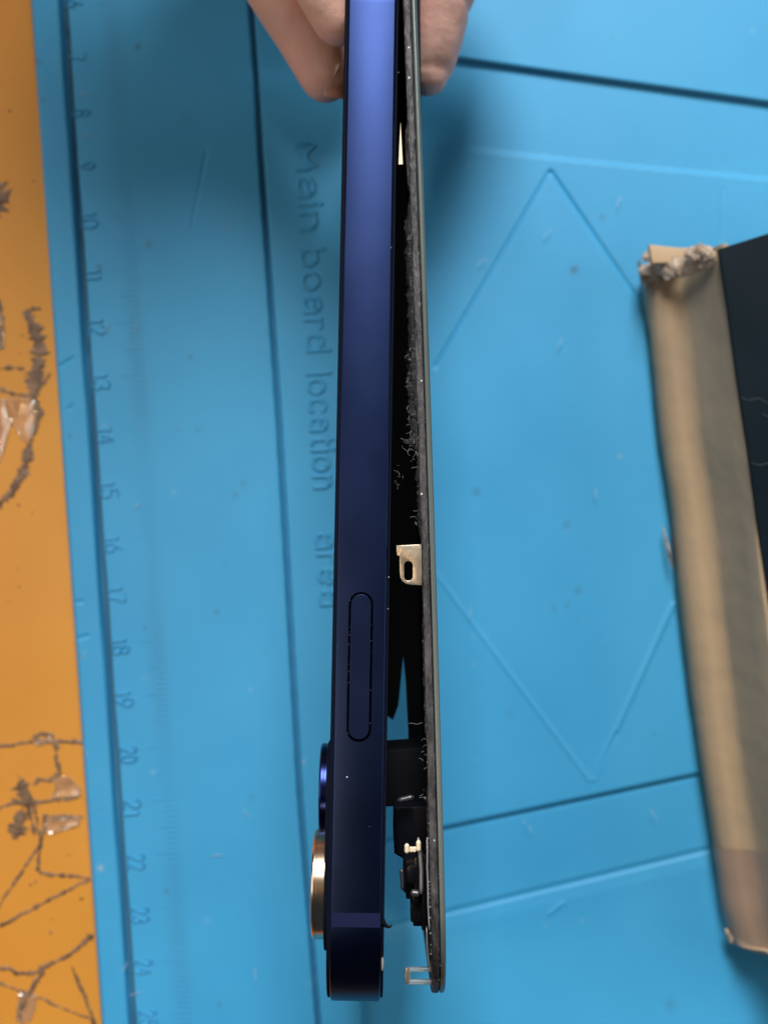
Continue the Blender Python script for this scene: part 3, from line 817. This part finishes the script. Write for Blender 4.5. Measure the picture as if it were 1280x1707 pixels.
for y_ in (1398, 1412, 1470, 1476, 1482, 1490, 1496, 1505, 1512, 1530, 1556, 1575, 1590):
    cr_.append(crumb_glint(P(712.5+(y_-1400)*.03+random.uniform(-.8, .8), y_, 90), random.uniform(.07, .14)))  # pale bits standing in for glints on the screen's inner edge
for x, y in ((696, 740), (690, 726), (702, 952), (706, 958), (713, 990), (711, 1030), (648, 962), (647, 1015), (652, 413), (664, 121)):
    cr_.append(crumb_glint(P(x, y, 84.6), random.uniform(.07, .12)))
link('crumb_glint', merge(cr_), M['fibre'], screen)['kind'] = 'stuff'

# champagne clip standing off the screen
zc = 85.0
hole = [(680.5+7.3*math.cos(a), (942.8 if math.sin(a) < 0 else 960.5)+7.3*math.sin(a)) for a in [2*math.pi*i/32 for i in range(32)]]
clip = link('metal_clip', px_plate([[(660.5, 909), (676, 908.5), (697, 907.5), (702, 907.5), (703, 975.5), (697, 975.5), (684, 974.8), (676, 973), (670, 968.5), (667, 962), (666, 950), (665.8, 927), (661.5, 926)], hole], zc, 0.45, 0.08), M['clip'], screen, 30)
# cream foil sliver near the held end
link('foil', px_plate([[(667.6, 204), (669.2, 236), (671.3, 274), (664.2, 274.5), (665.4, 245)]], 77.0, 0.25), M['cream'], phone, 0)
# black flexible cables and foam filling the gap between body and screen
def deep(poly, z, th, mt=M['black'], name='flex_cable', bev=0.05): return link(name, px_plate([poly], z, th, bev), mt, screen, 30)
# (outlines are given at the height they stand at)
deep([(648, -80), (700, -80), (704, 600), (706, 1000), (706, 1330), (683, 1330), (681, 1240), (676, 1135), (672, 1095), (668, 1135), (664, 1175), (655, 1200), (640, 1190), (640, 300)], 52, 0.5)
deep([(632, 1242), (716, 1236), (716, 1332), (632, 1336)], 66, 9, M['black'], 'speaker_block', .5)
deep([(656, 1335), (718, 1332), (718, 1424), (672, 1424), (657, 1415), (655, 1380)], 74, 7, M['blackgloss'], 'speaker_block', .8)
# grey rounded bars catching light
def bar(pts_px, z, r, mt, name):
    n = len(pts_px)*6; pp = [P(x, y, z) for x, y in resample(pts_px, n)]
    rr = [r*min(1, (0.35+min(i, n-1-i)*0.35)) for i in range(n)]
    V, F = tube_v(pp, rr, 12)
    return link(name, raw(V, F), mt, screen, 60)
M['greybar'] = mat('satin_grey', (0.10, 0.10, 0.11, 1), 0.3, 0.6)
bar([(662, 1335), (690, 1328)], 80, .38, M['greybar'], 'spring_bar')
bar([(705, 1328), (714, 1334), (718, 1360)], 82, .3, M['greybar'], 'spring_bar')
for x, y0, y1, r in ((678, 1406, 1423, .33), (685.5, 1411, 1421, .26), (690.5, 1411, 1421, .26), (697.5, 1400, 1420, .33)):
    bar([(x, y0), (x, y1)], 83, r, M['cream'], 'gold_contact')
bar([(697, 1396), (700, 1425), (702, 1450), (702, 1490)], 82.5, .28, M['silver'], 'spring_bar')
bar([(712, 1405), (713, 1430), (712, 1455)], 82.5, .22, M['greybar'], 'spring_bar')
bar([(711.5, 1396), (712.2, 1420), (711.8, 1445), (713, 1480), (713.4, 1510), (715.5, 1550)], 90, .09, M['silver'], 'spring_bar')  # thin silver line standing in for the glint along the screen edge
bar([(669, 1448), (671, 1470), (671, 1484)], 80, .3, M['greybar'], 'spring_bar')
bm = bmesh.new()
def bx(x0, y0, x1, y1, z, h, bev=.25):
    a = P(x0, y0, z); b = P(x1, y1, z); box_bm(bm, (a+b)/2, (abs(a.x-b.x), abs(a.y-b.y), h), None, bev)
bx(672, 1424, 718, 1478, 77, 7); bx(678, 1440, 694, 1468, 81, 2.5); bx(676, 1470, 716, 1490, 77, 6); bx(684, 1500, 720, 1530, 78, 5); bx(690, 1425, 698, 1500, 80.5, 3)
bx(686, 1485, 700, 1512, 79, 4); bx(702, 1420, 712, 1545, 80, 4); bx(688, 1524, 706, 1538, 78, 4)
link('sensor_module', frombm(bm), M['blackgloss'], screen, 30)
bar([(684, 1488), (700, 1490)], 82, .5, M['greybar'], 'spring_bar')
# curved silver leaf spring and the clear U shaped tab at the far end
bar([(711, 1545), (712, 1575), (714, 1600), (720, 1625)], 84, .16, M['silver'], 'leaf_spring')
tabz = 83.0
tb = px_plate([[(676, 1613), (728, 1612), (728, 1640), (690, 1640), (676, 1640), (674, 1625)], [(684, 1619), (718, 1618), (718, 1633), (684, 1633)]], tabz, 0.9, 0.12)
link('clear_tab', tb, M['clear'], screen, 30)
bm = bmesh.new(); bx(675.5, 1613.5, 682, 1638, tabz+.5, .3, .08)
link('tab_end', frombm(bm), M['clip'], screen, 30)
# curl of black adhesive on the body's front edge
cv, cf = tube_v([P(x, y, 89) for x, y in resample([(636, 1534), (641, 1541), (646, 1545), (651, 1545), (653, 1541)], 14)], [.42-.026*i for i in range(14)], 8)
link('adhesive_curl', raw(cv, cf), M['black'], phone)
cv, cf = tube_v([P(x, y, 88.6) for x, y in resample([(637.4, 1594), (637.8, 1606), (637, 1618)], 8)], [.05, .12, .16, .18, .16, .14, .1, .05], 8)
link('paint_chip', raw(cv, cf), M['fibre'], phone)

# ------------------------------------------------------------------ the hand
hand = None
def chain(pts, radii, sq=(1, 1, 1), step=1.2):
    out = []
    for (a, ra), (b, rb) in zip(list(zip(pts, radii))[:-1], list(zip(pts, radii))[1:]):
        a = Vector(a); b = Vector(b); n = max(2, int((b-a).length/step))
        for i in range(n+1): out.append((a+(b-a)*i/n, ra+(rb-ra)*i/n, sq))
    return out
blobs = []
# left side of the phone: middle finger (large, in view), index finger above it, ring and little finger deeper and further back
tipM = P(540, 128, 36); 
blobs += chain([P(543, 125, 37), P(517, 62, 38), P(470, -25, 41), (-24, 103, 50)], [4.6, 5.6, 6.4, 7.6], (1, 1, 1.25))
blobs += chain([P(566, 28, 52), P(548, -20, 53), (-13, 92, 56), (-27, 112, 60)], [4.6, 5.4, 6.2, 7.6], (1, 1, 1.25))
blobs += chain([(-9.5, 86, 24), (-16, 96, 24), (-27, 108, 30), (-34, 118, 42)], [4.8, 5.6, 6.4, 7.4], (1, 1, 1.2))
blobs += chain([(-10, 97, 10), (-18, 106, 12), (-28, 116, 20), (-36, 124, 34)], [4.2, 4.8, 5.6, 6.8], (1, 1, 1.2))
# knuckles and back of the hand, up and to the left of the frame
blobs += chain([(-24, 103, 50), (-34, 120, 66), (-36, 140, 88)], [7.6, 10, 14])
blobs += chain([(-27, 112, 60), (-26, 118, 76), (-26, 138, 94)], [7.6, 10.5, 14])
blobs += chain([(-34, 118, 42), (-42, 126, 58), (-42, 144, 80)], [7.4, 10, 13])
blobs += chain([(-36, 124, 34), (-40, 130, 48), (-42, 146, 72)], [6.8, 9.5, 13])
# thumb on the right against the screen
blobs += chain([P(712, 118, 34), P(722, 62, 36), P(732, -5, 38), (15, 102, 44), (0, 122, 60), (-26, 148, 86)], [4.3, 5.1, 5.7, 7.6, 9.5, 14], (1, 1, 1.35))
blobs += chain([P(752, -22, 26), (15, 100, 30), (4, 120, 44), (-26, 150, 78)], [4.8, 7.2, 9, 13], (1, 1, 1.2))
# palm and wrist, forearm going off to the upper left
blobs += chain([(-32, 136, 92), (-37, 148, 118), (-44, 190, 155), (-60, 270, 210)], [20, 21, 24, 31], (1.15, 1, 0.85), 4)
bm = bmesh.new()
for p, r, sq in blobs:
    # keep clear of the phone: body's left face and the screen's right face
    rr = bmesh.ops.create_icosphere(bm, subdivisions=2, radius=1.0)
    m4 = Matrix.Translation(p) @ Matrix.Diagonal((r*sq[0], r*sq[1], r*sq[2], 1))
    bmesh.ops.transform(bm, matrix=m4, verts=rr['verts'])
me = frombm(bm)
tmp = bpy.data.objects.new('tmp', me); COL.objects.link(tmp)
md = tmp.modifiers.new('r', 'REMESH'); md.mode = 'VOXEL'; md.voxel_size = 0.75; md.adaptivity = 0
ms = tmp.modifiers.new('s', 'SMOOTH'); ms.iterations = 7; ms.factor = 0.6
bpy.context.view_layer.update()
hm = bpy.data.meshes.new_from_object(tmp.evaluated_get(bpy.context.evaluated_depsgraph_get()))
bpy.data.objects.remove(tmp)
# press the pads flat against the phone, crease the joints
for v in hm.vertices:
    c = v.co
    if c.y < 86:
        zz = c.z
        # left pads against the back glass
        qb = Bo+U*((c.y-Bo.y)/U.y); xl = qb.x-0.15
        qs = So+SU*((c.y-So.y)/SU.y); xr = qs.x+SV.x*1.95+0.15
        mid = (xl+xr)/2
        if c.x < mid and c.x > xl: c.x = xl
        elif c.x >= mid and c.x < xr: c.x = xr
    # thumb joint creases
    if c.x > 0:
        for yc, amp in ((P(712, 112, 38).y, .45), (P(712, 122, 38).y, .25), (P(720, 20, 38).y, .35)):
            c.x -= amp*math.exp(-((c.y-yc-0.15*(c.z-38))/0.55)**2)*(1 if c.x > 5 else 0)
        c.z -= 0.3*math.exp(-((c.y-P(712, 112, 38).y)/0.7)**2)
    nz = mn.noise(c*0.35)*0.22; c.z += nz
person = link('person', hm, M['skin'], None, 0)
for p in person.data.polygons: p.use_smooth = True
meta(person, 'bare hand pinching the phone between thumb and fingers at the top of the frame', 'person')
# move origin to something sensible is not needed: body is one continuous mesh
# nail on the middle finger's side that faces the phone, seen from above
def nail(c_px, z, ax, wd, ln, mt, name, arc, tip=None):
    """curved shell: c centre, ax direction of finger tip (2D), arc = outward normal"""
    c = P(c_px[0], c_px[1], z); a = Vector(ax).normalized(); nrm = Vector(arc).normalized(); nrm = (nrm-a*nrm.dot(a)).normalized(); s = a.cross(nrm)
    V = []; F = []; nu, nv = 12, 12
    for lay in (0, 1):
        for i in range(nu+1):
            for j in range(nv+1):
                p_ = (i/nu-.5)*2; q_ = (j/nv-.5)*2
                L_ = ln/2*(p_ if p_ < 0 else p_*math.sqrt(max(0, 1-0.35*q_*q_)))
                th = q_*R(52); rad = wd/2/math.sin(R(52))
                pt = c+a*L_+s*rad*math.sin(th)+nrm*(rad*(math.cos(th)-1)-0.02*L_*L_+(0.3 if lay else 0))
                V.append(pt)
    o = (nu+1)*(nv+1)
    for i in range(nu):
        for j in range(nv):
            q0 = i*(nv+1)+j; F.append((q0, q0+1, q0+nv+2, q0+nv+1)); F.append((o+q0, o+q0+nv+1, o+q0+nv+2, o+q0+1))
    rim = [j for j in range(nv+1)]+[i*(nv+1)+nv for i in range(1, nu+1)]+[nu*(nv+1)+j for j in range(nv-1, -1, -1)]+[i*(nv+1) for i in range(nu-1, 0, -1)]
    for i in range(len(rim)):
        x, y = rim[i], rim[(i+1) % len(rim)]; F.append((x, y, o+y, o+x))
    return link(name, raw(V, F), mt, person, 60)
nail((568, 131), 39.2, (0.12, -1, -0.1), 5.6, 6.5, M['nail'], 'fingernail', (0.85, 0.2, 0.75))

V, F = tube_v([P(x, y, z) for x, y, z in ((571, 92, 40.2), (567, 102, 41.0), (562, 113, 41.5), (556, 126, 41.4), (551, 139, 40.7), (547, 150, 39.6))], [.12, .3, .4, .36, .25, .1], 8)
link('nail_edge', raw(V, F), M['nailtip'], person, 60)

lint = []
for _ in range(26):
    x = random.uniform(120, 1100); y = random.uniform(100, 1690)
    if 470 < x < 780: continue
    p = P(x, y, 0.05); d = Vector((random.uniform(-1, 1), random.uniform(-1, 1), 0)).normalized(); pts = [p.copy()]
    for i in range(8):
        d = (d+Vector((random.uniform(-.4, .4), random.uniform(-.4, .4), 0))).normalized(); p = p+d*random.uniform(.15, .4); pts.append(p.copy())
    lint.append(tube_v(pts, 0.05, 4))
lo = link('lint', merge(lint), mat('lint_fibre', (0.45, 0.50, 0.55, 1), 0.8), None)
meta(lo, 'tiny pale lint fibres scattered on the blue mat', 'lint', None, 'stuff')
